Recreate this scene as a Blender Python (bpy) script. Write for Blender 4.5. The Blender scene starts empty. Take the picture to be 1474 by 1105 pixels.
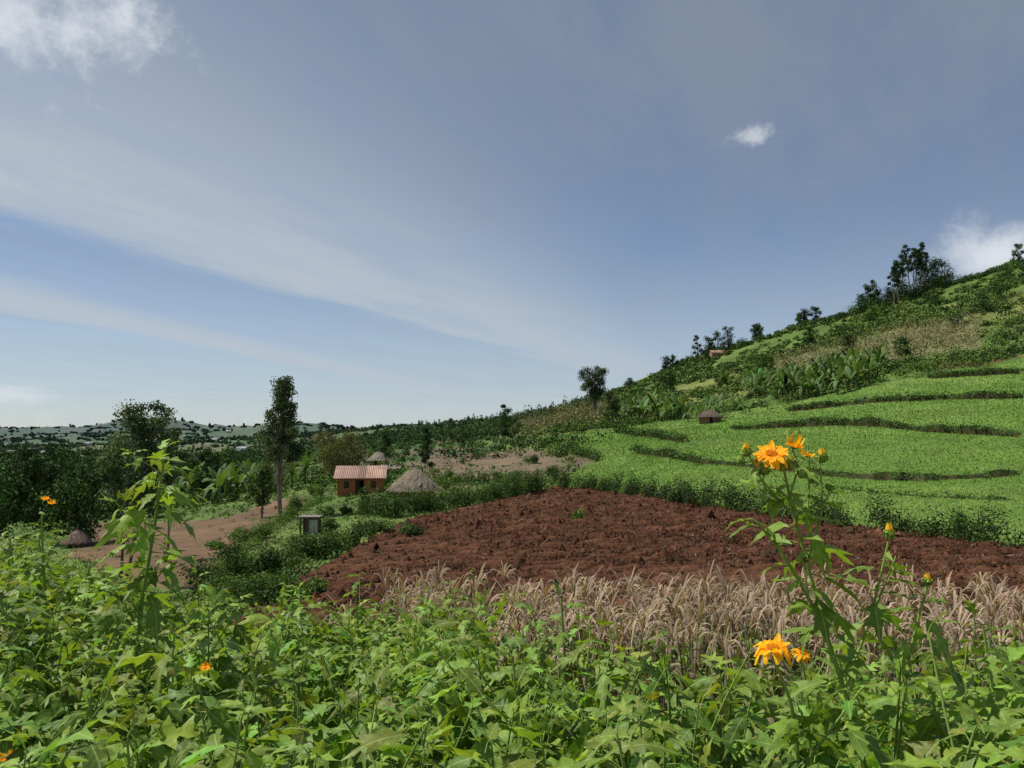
import bpy, math, random
import numpy as np
from mathutils import Vector
random.seed(4); rng=np.random.default_rng(7)
D=bpy.data; scn=bpy.context.scene
F=1107.0; PITCH=math.atan(76/F)
CP,SP=math.cos(PITCH),math.sin(PITCH)

# ------------------------------------------------------------- noise
def _h(ix,iy,s):
    n=(ix.astype(np.int64)*374761393+iy.astype(np.int64)*668265263+s*1274126177)&0xffffffff
    n=((n^(n>>13))*1274126177)&0xffffffff
    return ((n^(n>>16))&0xffff)/65535.0
def vn(x,y,s=0):
    x=np.asarray(x,float);y=np.asarray(y,float)
    ix=np.floor(x);iy=np.floor(y);fx=x-ix;fy=y-iy
    fx=fx*fx*(3-2*fx);fy=fy*fy*(3-2*fy)
    a=_h(ix,iy,s);b=_h(ix+1,iy,s);c=_h(ix,iy+1,s);d=_h(ix+1,iy+1,s)
    return (a*(1-fx)+b*fx)*(1-fy)+(c*(1-fx)+d*fx)*fy
def fbm(x,y,o=4,s=0):
    t=0;a=.5;n=0
    for i in range(o):
        t=t+a*vn(x*2**i,y*2**i,s+i*17);n+=a;a*=.5
    return t/n

# ------------------------------------------------------------- terrain
NEAR=[(1,-1.75),(2,-2.0),(5,-2.9),(8,-3.7),(12,-4.3),(16,-4.6)]
COLS=[
(-1.6,[(25,-.26),(50,-.15),(75,-.12),(150,-.075),(300,-.05),(700,-.025),(1500,-.01),(3500,.013),(5000,-.01),(9000,-.01)]),
(-.66,[(25,-.245),(50,-.145),(75,-.112),(150,-.068),(300,-.047),(700,-.027),(1500,-.010),(3300,.012),(5000,-.01),(9000,-.01)]),
(-.45,[(25,-.235),(35,-.175),(50,-.135),(75,-.10),(150,-.060),(300,-.042),(700,-.022),(1500,-.008),(3300,.012),(5000,-.01),(9000,-.01)]),
(-.30,[(25,-.21),(50,-.118),(75,-.082),(100,-.068),(200,-.045),(500,-.022),(1000,-.010),(3000,.012),(5000,-.01),(9000,-.01)]),
(-.20,[(25,-.20),(43,-.125),(75,-.070),(95,-.052),(200,-.024),(900,.002),(2600,.010),(5000,-.01),(9000,-.01)]),
(-.13,[(25,-.195),(43,-.117),(60,-.082),(90,-.049),(160,-.022),(500,.002),(1500,.0105),(3000,.0),(9000,-.01)]),
(-.03,[(25,-.195),(45,-.108),(62,-.079),(85,-.056),(150,-.021),(250,-.003),(600,.0225),(1500,.0),(9000,-.01)]),
(.06,[(25,-.195),(45,-.100),(70,-.060),(110,-.021),(180,.006),(400,.036),(800,.01),(9000,-.01)]),
(.12,[(25,-.195),(40,-.115),(62,-.070),(90,-.030),(130,.002),(200,.025),(380,.056),(800,.02),(9000,-.01)]),
(.18,[(25,-.193),(38,-.123),(54,-.081),(75,-.043),(105,-.006),(165,.034),(365,.081),(800,.03),(9000,-.01)]),
(.24,[(25,-.19),(38,-.118),(48,-.090),(60,-.056),(90,-.011),(130,.021),(200,.052),(350,.109),(800,.05),(9000,-.01)]),
(.37,[(22,-.20),(38,-.112),(57,-.056),(80,-.011),(125,.034),(170,.072),(325,.143),(700,.08),(9000,-.01)]),
(.50,[(22,-.195),(33,-.126),(43,-.083),(55,-.056),(75,-.011),(115,.052),(135,.080),(190,.125),(310,.180),(600,.10),(9000,-.01)]),
(.66,[(20,-.20),(29,-.137),(32,-.118),(50,-.056),(70,-.011),(100,.052),(130,.093),(190,.152),(300,.230),(600,.12),(9000,-.01)]),
(.95,[(18,-.20),(26,-.13),(50,-.03),(70,.02),(100,.08),(130,.13),(190,.20),(300,.30),(600,.17),(9000,-.01)]),
(1.6,[(18,-.18),(26,-.10),(50,.0),(100,.13),(190,.26),(300,.37),(600,.2),(9000,-.01)]),
]
LY=np.linspace(0,math.log(9000),330)
tab=[]
for u,pr in COLS:
    pts=[(y,z/y) for y,z in NEAR]+pr
    yy=np.log([p[0] for p in pts]); vv=[p[1] for p in pts]
    zz=np.interp(LY,yy,vv)
    k=np.array([1,3,5,3,1])/13.
    sm=zz.copy()
    for _ in range(2):
        p=np.pad(sm,2,mode='edge'); sm=np.convolve(p,k,'valid')
    w=np.clip((LY-math.log(14))/.5,0,1)
    tab.append(zz*(1-w)+sm*w)
tab=np.array(tab); CU=np.array([c[0] for c in COLS])
UU=np.linspace(-1.6,1.6,321)
T=np.array([np.interp(UU,CU,tab[:,j]) for j in range(len(LY))]).T
k=np.ones(7)/7
for _ in range(2):
    Tp=np.pad(T,((3,3),(0,0)),mode='edge')
    T=np.array([np.convolve(Tp[:,j],k,'valid') for j in range(T.shape[1])]).T
def H(x,y):
    x=np.asarray(x,float);y=np.asarray(y,float)
    yc=np.maximum(y,1.0)
    u=np.clip(x/yc,-1.6,1.6)
    fu=(u+1.6)/3.2*320; fl=np.clip(np.log(yc)/LY[-1],0,1)*(len(LY)-1)
    iu=np.clip(fu.astype(int),0,319); il=np.clip(fl.astype(int),0,len(LY)-2)
    a=fu-iu;b=fl-il
    v=(T[iu,il]*(1-a)+T[iu+1,il]*a)*(1-b)+(T[iu,il+1]*(1-a)+T[iu+1,il+1]*a)*b
    z=v*yc
    amp=np.clip((yc-60)/200,0,1)
    z=z+amp*((fbm(x/38,y/38,3,5)-.5)*np.minimum(yc*.016,9)+(fbm(x/11,y/11,2,9)-.5)*1.3)
    far=np.clip((yc-700)/1500,0,1)*np.clip((.1-u)/.2,0,1)
    z=z+far*((fbm(x/750,y/800,3,31)-.45)*115+(fbm(x/160,y/260,3,37)-.5)*30)
    return z
def ray(px,py):
    a=(px-737)/F;b=(552.5-py)/F
    yy=CP-b*SP
    return a/yy,(b*CP+SP)/yy
MY=np.exp(np.linspace(math.log(5),math.log(6000),6000))
def G(px,py):
    """survey point: where a sight line meets the ground"""
    u,v=ray(px,py)
    hz=H(u*MY,MY)/MY
    i=np.argmax(hz>=v)
    if hz[i]<v: i=int(np.argmax(hz))
    return float(u*MY[i]),float(MY[i])
def B(px,dist):
    return (px-737)/F*dist,dist
def A(px,py,d):
    u,v=ray(px,py); return np.array([u*d,d,v*d])
def inpoly(x,y,P):
    r=np.zeros(np.shape(x),bool);n=len(P)
    for i in range(n):
        x1,y1=P[i];x2,y2=P[(i+1)%n]
        c=((y1>y)!=(y2>y))&(x<(x2-x1)*(y-y1)/((y2-y1) if y2!=y1 else 1e-9)+x1)
        r^=c
    return r
GP=lambda L:[G(*p) for p in L]

EDGE=GP([(800,703),(870,708),(930,717),(1000,728),(1075,740),(1150,752),(1220,760),(1290,768),(1380,780),(1474,792)])+[(27,24),(36,18)]
LEFT=GP([(420,845),(470,818),(520,788),(572,760),(600,748),(645,740),(720,722)])
PLOUGH=[(-8.5,13.5)]+LEFT+EDGE+[(36,13.5)]
GREEN=EDGE[::-1]+GP([(800,690),(862,664),(775,628),(900,616),(1000,600),(1100,586),(1200,566),(1300,550),(1400,530),(1474,512)])+[(120,125),(90,40)]
MAIZE1=GP([(1100,524),(1230,494),(1410,460),(1412,502),(1300,518),(1230,527),(1120,537)])
MAIZE2=GP([(735,604),(800,592),(872,584),(872,612),(800,622),(735,630)])
DULL=GP([(575,668),(640,652),(760,645),(850,660),(810,684),(700,692),(620,687)])
SOILL=GP([(120,752),(240,752),(330,745),(392,722),(440,715),(300,845),(230,860),(110,800)])
SOILR=GP([(1340,522),(1474,512),(1474,522),(1360,532)])

# ------------------------------------------------------------- mesh accumulator
class Acc:
    def __init__(s): s.V=[];s.Fa=[];s.C=[];s.M=[];s.U=[];s.n=0
    def add(s,V,Fc,C,m=0,U=None):
        V=np.asarray(V,float).reshape(-1,3);Fc=np.asarray(Fc,int).reshape(-1,3)
        C=np.asarray(C,float)
        if C.ndim==1: C=np.tile(C,(len(V),1))
        s.V.append(V);s.Fa.append(Fc+s.n);s.C.append(C[:,:3]);s.M.append(np.full(len(Fc),m))
        s.U.append(np.zeros((len(V),2)) if U is None else np.asarray(U,float)); s.n+=len(V)
    def build(s,name,mats,smooth=False,parent=None):
        V=np.concatenate(s.V);Fc=np.concatenate(s.Fa);C=np.concatenate(s.C);M=np.concatenate(s.M);U=np.concatenate(s.U)
        me=D.meshes.new(name)
        me.vertices.add(len(V));me.vertices.foreach_set('co',V.astype(np.float32).ravel())
        me.loops.add(len(Fc)*3);me.loops.foreach_set('vertex_index',Fc.astype(np.int32).ravel())
        me.polygons.add(len(Fc));me.polygons.foreach_set('loop_start',np.arange(0,len(Fc)*3,3,dtype=np.int32))
        me.polygons.foreach_set('loop_total',np.full(len(Fc),3,np.int32))
        for m in mats: me.materials.append(m)
        me.polygons.foreach_set('material_index',M.astype(np.int32))
        me.polygons.foreach_set('use_smooth',np.full(len(Fc),smooth))
        at=me.attributes.new('Col','FLOAT_COLOR','POINT')
        at.data.foreach_set('color',np.c_[np.clip(C,0,1),np.ones(len(C))].astype(np.float32).ravel())
        uv=me.uv_layers.new(name='UVMap'); uv.data.foreach_set('uv',U[Fc.ravel()].astype(np.float32).ravel())
        me.update(calc_edges=True); me.validate()
        o=D.objects.new(name,me);scn.collection.objects.link(o)
        if parent: o.parent=parent
        return o
def unit(v): return v/np.maximum(np.linalg.norm(v,axis=-1,keepdims=True),1e-9)
def cards(acc,P,size,col,asp=.55,m=0,nrm=None,up=0.3):
    n=len(P); size=np.broadcast_to(size,(n,))
    nn=rng.normal(size=(n,3)); nn[:,2]+=up
    if nrm is not None: nn=nn*.8+nrm*1.3
    nn=unit(nn); t=rng.normal(size=(n,3)); a=unit(np.cross(nn,t)); b=np.cross(nn,a)
    L=(size*.5)[:,None]; 
    V=np.stack([P-a*L,P+b*L*asp*1.0+nn*L*.15,P+a*L,P-b*L*asp+nn*L*.15],1).reshape(-1,3)
    i=np.arange(n)[:,None]*4
    Fc=np.concatenate([i+[0,1,2],i+[0,2,3]],1).reshape(-1,3)
    acc.add(V,Fc,np.repeat(col,4,axis=0),m)
def inst(acc,tv,tf,P,R,sc,col,m=0,tu=None):
    n=len(P); sc=np.broadcast_to(sc,(n,))
    V=np.einsum('nij,kj->nki',R,tv)*sc[:,None,None]+P[:,None,:]
    Fc=(np.arange(n)[:,None,None]*len(tv)+tf[None]).reshape(-1,3)
    U=None if tu is None else np.tile(tu,(n,1))
    acc.add(V.reshape(-1,3),Fc,np.repeat(col,len(tv),axis=0),m,U)
def tube(acc,pts,rad,col,m=0,sides=6):
    pts=np.asarray(pts,float);n=len(pts);rad=np.broadcast_to(rad,(n,))
    tg=unit(np.gradient(pts,axis=0)); ref=np.array([.31,.95,.05]); 
    a=unit(np.cross(tg,np.where(np.abs((tg@ref))[:,None]>.9,np.array([1.,0,0]),ref)));b=np.cross(tg,a)
    th=np.arange(sides)/sides*2*math.pi
    V=(pts[:,None]+rad[:,None,None]*(np.cos(th)[None,:,None]*a[:,None]+np.sin(th)[None,:,None]*b[:,None])).reshape(-1,3)
    Fc=[]
    for i in range(n-1):
        for j in range(sides):
            k2=(j+1)%sides;p=i*sides
            Fc+=[(p+j,p+k2,p+sides+k2),(p+j,p+sides+k2,p+sides+j)]
    acc.add(V,Fc,col,m)
def jit(col,n,a=.22,hue=.12):
    c=np.array(col,float)[None]*(1+a*rng.normal(size=(n,1)))
    c=c*(1+hue*rng.normal(size=(n,3))*[1,.5,.8]); return np.clip(c,.003,1)
def blob(acc,c,r,n,size,col,m=0,shell=.45):
    d=unit(rng.normal(size=(n,3))); rr=rng.random(n)**shell
    lump=.75+.5*vn(d[:,0]*2.3+c[0],d[:,1]*2.3+d[:,2]*1.7+c[1],3)
    P=np.array(c)+d*np.array(r)*(rr*lump)[:,None]
    cc=jit(col,n)*rng.uniform(.82,1.2)
    cards(acc,P,size*rng.uniform(.6,1.3,n),cc,m=m,nrm=d)

# ------------------------------------------------------------- materials
def mat(name,rough=.9,transl=0,spec=.2,noise=0,nscale=4,bump=0,bscale=20,vein=False,detail=4):
    m=D.materials.new(name);m.use_nodes=True;nt=m.node_tree;N=nt.nodes;L=nt.links
    b=N['Principled BSDF'];b.inputs['Roughness'].default_value=rough;b.inputs['Specular IOR Level'].default_value=spec
    at=N.new('ShaderNodeAttribute');at.attribute_name='Col';c=at.outputs['Color']
    tc=N.new('ShaderNodeTexCoord')
    if noise:
        for sc,am in ((nscale,noise),(nscale*7.3,noise*.8)):
            nz=N.new('ShaderNodeTexNoise');nz.inputs['Scale'].default_value=sc;nz.inputs['Detail'].default_value=detail
            nz.inputs['Roughness'].default_value=.65
            L.new(tc.outputs['Object'],nz.inputs['Vector'])
            mr=N.new('ShaderNodeMapRange');mr.inputs['From Min'].default_value=.3;mr.inputs['From Max'].default_value=.7
            mr.inputs['To Min'].default_value=1-am;mr.inputs['To Max'].default_value=1+am
            L.new(nz.outputs[0],mr.inputs[0])
            mx=N.new('ShaderNodeVectorMath');mx.operation='SCALE';L.new(c,mx.inputs[0]);L.new(mr.outputs[0],mx.inputs['Scale']);c=mx.outputs[0]
    if vein:
        uv=N.new('ShaderNodeSeparateXYZ');L.new(tc.outputs['UV'],uv.inputs[0])
        ab=N.new('ShaderNodeMath');ab.operation='ABSOLUTE';L.new(uv.outputs[0],ab.inputs[0])
        w1=N.new('ShaderNodeMath');w1.operation='MULTIPLY_ADD';L.new(ab.outputs[0],w1.inputs[0]);w1.inputs[1].default_value=-1.0;L.new(uv.outputs[1],w1.inputs[2])
        w2=N.new('ShaderNodeMath');w2.operation='MULTIPLY';L.new(w1.outputs[0],w2.inputs[0]);w2.inputs[1].default_value=6.0
        w3=N.new('ShaderNodeMath');w3.operation='PINGPONG';L.new(w2.outputs[0],w3.inputs[0]);w3.inputs[1].default_value=.5
        r2=N.new('ShaderNodeMapRange');L.new(w3.outputs[0],r2.inputs[0]);r2.inputs['From Min'].default_value=0;r2.inputs['From Max'].default_value=.09;r2.inputs['To Min'].default_value=.4;r2.inputs['To Max'].default_value=0
        r1=N.new('ShaderNodeMapRange');L.new(ab.outputs[0],r1.inputs[0]);r1.inputs['From Min'].default_value=.008;r1.inputs['From Max'].default_value=.022;r1.inputs['To Min'].default_value=.75;r1.inputs['To Max'].default_value=0
        mxx=N.new('ShaderNodeMath');mxx.operation='MAXIMUM';L.new(r1.outputs[0],mxx.inputs[0]);L.new(r2.outputs[0],mxx.inputs[1])
        mc=N.new('ShaderNodeMix');mc.data_type='RGBA';L.new(mxx.outputs[0],mc.inputs[0]);L.new(c,mc.inputs[6]);mc.inputs[7].default_value=(.33,.44,.13,1);c=mc.outputs[2]
        nz=N.new('ShaderNodeTexNoise');nz.inputs['Scale'].default_value=45;nz.inputs['Detail'].default_value=3;L.new(tc.outputs['Object'],nz.inputs['Vector'])
        mr=N.new('ShaderNodeMapRange');mr.inputs['From Min'].default_value=.3;mr.inputs['From Max'].default_value=.7;mr.inputs['To Min'].default_value=.82;mr.inputs['To Max'].default_value=1.15
        L.new(nz.outputs[0],mr.inputs[0])
        mx=N.new('ShaderNodeVectorMath');mx.operation='SCALE';L.new(c,mx.inputs[0]);L.new(mr.outputs[0],mx.inputs['Scale']);c=mx.outputs[0]
        bp=N.new('ShaderNodeBump');bp.inputs['Strength'].default_value=.6;bp.inputs['Distance'].default_value=.006
        L.new(nz.outputs[0],bp.inputs['Height']);L.new(bp.outputs[0],b.inputs['Normal'])
    L.new(c,b.inputs['Base Color'])
    if bump:
        nz=N.new('ShaderNodeTexNoise');nz.inputs['Scale'].default_value=bscale;nz.inputs['Detail'].default_value=5;L.new(tc.outputs['Object'],nz.inputs['Vector'])
        bp=N.new('ShaderNodeBump');bp.inputs['Strength'].default_value=.9;bp.inputs['Distance'].default_value=bump
        L.new(nz.outputs[0],bp.inputs['Height']);L.new(bp.outputs[0],b.inputs['Normal'])
    if transl:
        t=N.new('ShaderNodeBsdfTranslucent')
        tm=N.new('ShaderNodeVectorMath');tm.operation='MULTIPLY';L.new(c,tm.inputs[0]);tm.inputs[1].default_value=(1.6,1.5,.5);L.new(tm.outputs[0],t.inputs[0])
        mx=N.new('ShaderNodeMixShader');mx.inputs[0].default_value=transl
        L.new(b.outputs[0],mx.inputs[1]);L.new(t.outputs[0],mx.inputs[2]);L.new(mx.outputs[0],N['Material Output'].inputs[0])
    return m
M_ground=mat('ground_mat',noise=.3,nscale=.15,bump=.25,bscale=1.2,detail=6)
M_soil=mat('ploughed_soil_mat',rough=.98,spec=.05,noise=.42,nscale=.6,bump=.22,bscale=3.2,detail=7)
M_leaf=mat('foliage_mat',rough=.65,transl=.25)
M_far=mat('distant_foliage_mat',rough=.8,spec=.05)
M_tith=mat('tithonia_leaf_mat',rough=.5,transl=.32,spec=.25,vein=True)
M_stem=mat('stem_mat',rough=.6)
M_bark=mat('bark_mat',noise=.3,nscale=3,bump=.02,bscale=15)
M_dry=mat('dry_maize_mat',rough=.85,transl=.2,spec=.1)
M_petal=mat('petal_mat',rough=.6,transl=.35)
M_brick=mat('brick_wall_mat',noise=.15,nscale=3,bump=.01,bscale=30)
M_roof=mat('rusty_roof_mat',rough=.6,noise=.3,nscale=1.3,spec=.4)
M_thatch=mat('thatch_mat',noise=.3,nscale=6,bump=.04,bscale=25)
M_wood=mat('wood_mat',noise=.25,nscale=5)

# ------------------------------------------------------------- ground sheet
us=np.concatenate([np.linspace(-1.6,-.75,40,endpoint=False),np.linspace(-.75,.75,420,endpoint=False),np.linspace(.75,1.6,40)])
ys=np.exp(np.linspace(math.log(1.0),math.log(9000),430))
X=us[None,:]*ys[:,None];Y=np.repeat(ys[:,None],len(us),1)
Z=H(X,Y)
HAZE=np.array([.068,.100,.108])  # aerial haze, painted into the base colour of far ground and trees
def ground_col(x,y):
    n1=fbm(x/9,y/9,4,1);n2=fbm(x/2.3,y/2.3,3,2);n3=fbm(x/45,y/45,3,3)
    def mixc(a,b,t): t=np.clip(t,0,1)[...,None]; return a*(1-t)+b*t
    ar=lambda *c:np.array(c)
    c=mixc(ar(.075,.135,.026),ar(.13,.17,.04),(n1-.35)*2.5)+np.zeros(x.shape+(3,))
    c=mixc(c,ar(.12,.08,.045),(n2-.60)*5)
    u=x/np.maximum(y,1)
    px=(x*.9+y*.3+14*(n3-.5)*3); py=(y*.95-x*.25)
    sx=np.where(y>500,70,26.); sy=np.where(y>500,150,38.)
    hsh=_h(np.floor(px/sx),np.floor(py/sy),77)
    pal=np.array([[.06,.11,.028],[.09,.14,.04],[.13,.11,.065],[.07,.12,.034],[.13,.14,.055],[.05,.09,.026],[.11,.085,.055],[.07,.13,.035]])
    pc=pal[(hsh*7.99).astype(int)]
    wl=np.clip((y-95)/40,0,1)*np.clip((.0-u)/.06,0,1)
    c=mixc(c,pc*(.75+.5*n1)[...,None],wl)
    hill=np.clip((u-.02)/.05,0,1)*np.clip((y-100)/30,0,1)
    hc=mixc(ar(.08,.135,.024),ar(.15,.17,.045),(n3-.42)*4)*(.65+.7*n2)[...,None]
    c=mixc(c,hc,hill)
    for P,col,am in ((DULL,(.145,.10,.068),.9),(SOILL,(.14,.078,.048),.9),(MAIZE2,(.18,.19,.06),.85),(MAIZE1,(.18,.17,.08),.85),(SOILR,(.16,.08,.05),.9)):
        k=inpoly(x+2*(n2-.5),y+6*(n1-.5),P); c=np.where(k[...,None],c*(1-am)+np.array(col)*am*(.75+.5*n2)[...,None],c)
    k=inpoly(x,y,GREEN)
    g=mixc(ar(.10,.19,.030),ar(.145,.225,.047),(n1-.35)*3)*(.85+.3*n2)[...,None]
    c=np.where(k[...,None],g,c)
    k=inpoly(x,y,PLOUGH); c=np.where(k[...,None],ar(.055,.026,.016),c)
    c=np.where((y<13.5)[...,None],ar(.05,.06,.025),c)
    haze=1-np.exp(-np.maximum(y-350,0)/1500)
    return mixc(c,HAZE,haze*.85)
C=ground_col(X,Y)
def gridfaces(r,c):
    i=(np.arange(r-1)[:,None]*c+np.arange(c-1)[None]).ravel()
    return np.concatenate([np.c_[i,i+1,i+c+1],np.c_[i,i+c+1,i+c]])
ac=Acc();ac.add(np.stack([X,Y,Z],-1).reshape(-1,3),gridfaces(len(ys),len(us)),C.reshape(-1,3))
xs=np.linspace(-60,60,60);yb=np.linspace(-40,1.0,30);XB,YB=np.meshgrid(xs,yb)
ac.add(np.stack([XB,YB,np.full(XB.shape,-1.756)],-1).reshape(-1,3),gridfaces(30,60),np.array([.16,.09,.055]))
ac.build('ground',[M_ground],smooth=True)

# ------------------------------------------------------------- ploughed field
gx=np.arange(-10,37,.15);gy=np.arange(13.5,78,.15)
X,Y=np.meshgrid(gx,gy)
fr=(Y+.22*X+.8*(fbm(X/9,Y/9,2,4)-.5)*2)
n=fbm(X/.5,Y/.5,3,8);n2=fbm(X/6,Y/6,3,12)
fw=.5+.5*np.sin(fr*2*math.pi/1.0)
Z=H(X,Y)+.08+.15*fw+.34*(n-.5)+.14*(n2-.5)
C=np.array([.072,.0325,.0185])*(.4+1.2*n)[...,None]*(.8+.4*n2)[...,None]*(.75+.45*fw)[...,None]  # furrows and hollows painted darker to reinforce weak relief shading
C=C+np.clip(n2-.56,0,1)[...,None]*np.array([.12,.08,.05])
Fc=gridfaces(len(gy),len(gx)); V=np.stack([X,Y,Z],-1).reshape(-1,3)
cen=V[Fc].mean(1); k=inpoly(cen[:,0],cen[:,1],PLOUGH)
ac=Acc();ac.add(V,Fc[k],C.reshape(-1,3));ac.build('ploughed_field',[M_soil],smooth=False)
ico=np.array([[0,0,1],[.9,0,.1],[.2,.85,0],[-.8,.4,.05],[-.6,-.7,0],[.4,-.9,.05]],float)
icf=np.array([[0,1,2],[0,2,3],[0,3,4],[0,4,5],[0,5,1]])
n=60000;uu=rng.uniform(-.35,1.0,n);yy=np.exp(rng.uniform(math.log(15),math.log(72),n));xx=uu*yy
k=inpoly(xx,yy,PLOUGH);xx=xx[k];yy=yy[k];n=len(xx)
th=rng.uniform(0,6.28,n);R=np.zeros((n,3,3));R[:,0,0]=np.cos(th);R[:,0,1]=-np.sin(th);R[:,1,0]=np.sin(th);R[:,1,1]=np.cos(th);R[:,2,2]=rng.uniform(.7,1.5,n)
ac=Acc();sz=rng.uniform(.03,.12,n)*(1+1.5*(rng.random(n)<.03))*np.clip(yy/35,.7,1.3)
inst(ac,ico,icf,np.c_[xx,yy,H(xx,yy)+.13],R,sz,jit((.078,.037,.022),n,.45))
ac.build('soil_clods',[M_soil])
n=9000;uu=rng.uniform(-.35,1.0,n);yy=np.exp(rng.uniform(math.log(15),math.log(70),n));xx=uu*yy
k=inpoly(xx,yy,PLOUGH);xx=xx[k];yy=yy[k];n=len(xx)
ac=Acc();cards(ac,np.c_[xx,yy,H(xx,yy)+.25],rng.uniform(.08,.28,n),np.where(rng.random((n,1))<.75,jit((.22,.16,.105),n),jit((.07,.12,.03),n)),asp=.18)
ac.build('field_stubble',[M_far])

# ------------------------------------------------------------- grass crop on the terraces
n=290000;uu=rng.uniform(.02,.80,n);yy=np.exp(rng.uniform(math.log(26),math.log(170),n));xx=uu*yy
k=inpoly(xx,yy,GREEN);xx=xx[k];yy=yy[k];n=len(xx)
base=np.c_[xx,yy,H(xx,yy)]
n1=fbm(xx/6,yy/6,3,6);n9=fbm(xx/1.7,yy/1.7,2,61);s_=np.clip(yy/50,.6,2.2)
hh=(.03+.05*rng.random(n)+.06*n1)*s_;w=.022*s_
a=rng.uniform(0,6.28,n);dx=np.c_[np.cos(a),np.sin(a),a*0]*w[:,None]
lean=np.c_[-np.sin(a),np.cos(a),a*0]*(rng.uniform(.03,.12,n)*s_)[:,None]
V=np.stack([base-dx+[0,0,.01],base+dx+[0,0,.01],base+lean+np.c_[np.zeros((n,2)),hh]],1).reshape(-1,3)
cc=jit((.140,.235,.042),n,.14,.07)*(.6+.5*n1+.35*n9)[:,None]
ac=Acc();ac.add(V,np.arange(3*n).reshape(-1,3),np.repeat(cc,3,axis=0));ac.build('green_crop_grass',[M_far])

# ------------------------------------------------------------- lines of vegetation
def along(P,step):
    P=np.array(P,float);seg=np.hypot(*(P[1:]-P[:-1]).T);L=np.r_[0,np.cumsum(seg)]
    t=np.arange(0,L[-1],step);return np.interp(t,L,P[:,0]),np.interp(t,L,P[:,1])
def hedge(name,P,h,w,dens,leaf,col,step=.5,hv=.4):
    ac=Acc();x,y=along(P,step)
    for xi,yi in zip(x,y):
        f=rng.uniform(1-hv,1+hv)
        if rng.random()<.05: f*=1.5
        xi+=rng.normal()*w*.3;yi+=rng.normal()*w*.3
        hz=h*f; z=float(H(xi,yi))
        blob(ac,(xi,yi,z+hz*.45),(w*rng.uniform(.55,.95),w*rng.uniform(.55,.95),hz*.58),int(dens*rng.uniform(.7,1.3)),leaf,np.array(col)*rng.uniform(.7,1.35))
    return ac.build(name,[M_leaf])
DK=(.055,.096,.026);MD=(.08,.15,.03)
hedge('field_hedge',EDGE[:5],1.45,.9,220,.15,(.040,.068,.018),.42)
hedge('field_hedge',EDGE[4:],1.35,.9,210,.13,(.040,.068,.018),.42,.5)
TERR=[[(915,652),(960,658),(1010,668),(1100,674),(1200,686),(1330,692),(1474,684)],
      [(1055,618),(1120,616),(1200,612),(1330,622),(1474,630)],
      [(1140,592),(1230,582),(1330,576),(1474,573)],
      [(890,622),(930,628),(985,637)],[(785,642),(820,652),(860,664)],
      [(1340,545),(1474,538)],[(1220,705),(1330,716),(1474,722)]]
for i,t in enumerate(TERR):
    P=GP(t)
    ac=Acc();x,y=along(P,.35)
    y=y+(fbm(x/4,x*0,2,i+80)-.5)*1.6
    n=len(x); bh=(.6 if i not in(6,) else .12)*(.2+1.3*fbm(x/3,y/3,2,3))*np.clip(y/60,.8,1.6)
    z=H(x,y)
    V=np.concatenate([np.c_[x,y-.05,z-.05],np.c_[x+.1*rng.normal(size=n),y+.25,z+bh],np.c_[x,y+1.6,H(x,y+1.6)+.02]])
    j=np.arange(n-1)
    Fc=np.concatenate([np.c_[j,j+1,j+1+n],np.c_[j,j+1+n,j+n],np.c_[j+n,j+n+1,j+2*n+1],np.c_[j+n,j+2*n+1,j+2*n]])
    C=np.concatenate([jit((.07,.045,.028),n),jit((.05,.08,.022),n),jit((.13,.20,.04),n,.1)])
    ac.add(V,Fc,C)
    for xi,yi,b in zip(x,y,bh):
        if rng.random()<.85:
            s=max(1,yi/60)
            g_=rng.uniform(1.5,2.4) if (rng.random()<.16 and i!=6) else 1
            blob(ac,(xi+rng.normal()*.35,yi+rng.normal()*.5,float(H(xi,yi))+b*.7),(.5*s*g_,.45*s,.28*s*g_*rng.uniform(.4,1.7)),int(30*g_),.16*s,np.array((.055,.10,.024))*rng.uniform(.5,1.8))
    ac.build('terrace_bank',[M_far])

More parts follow.
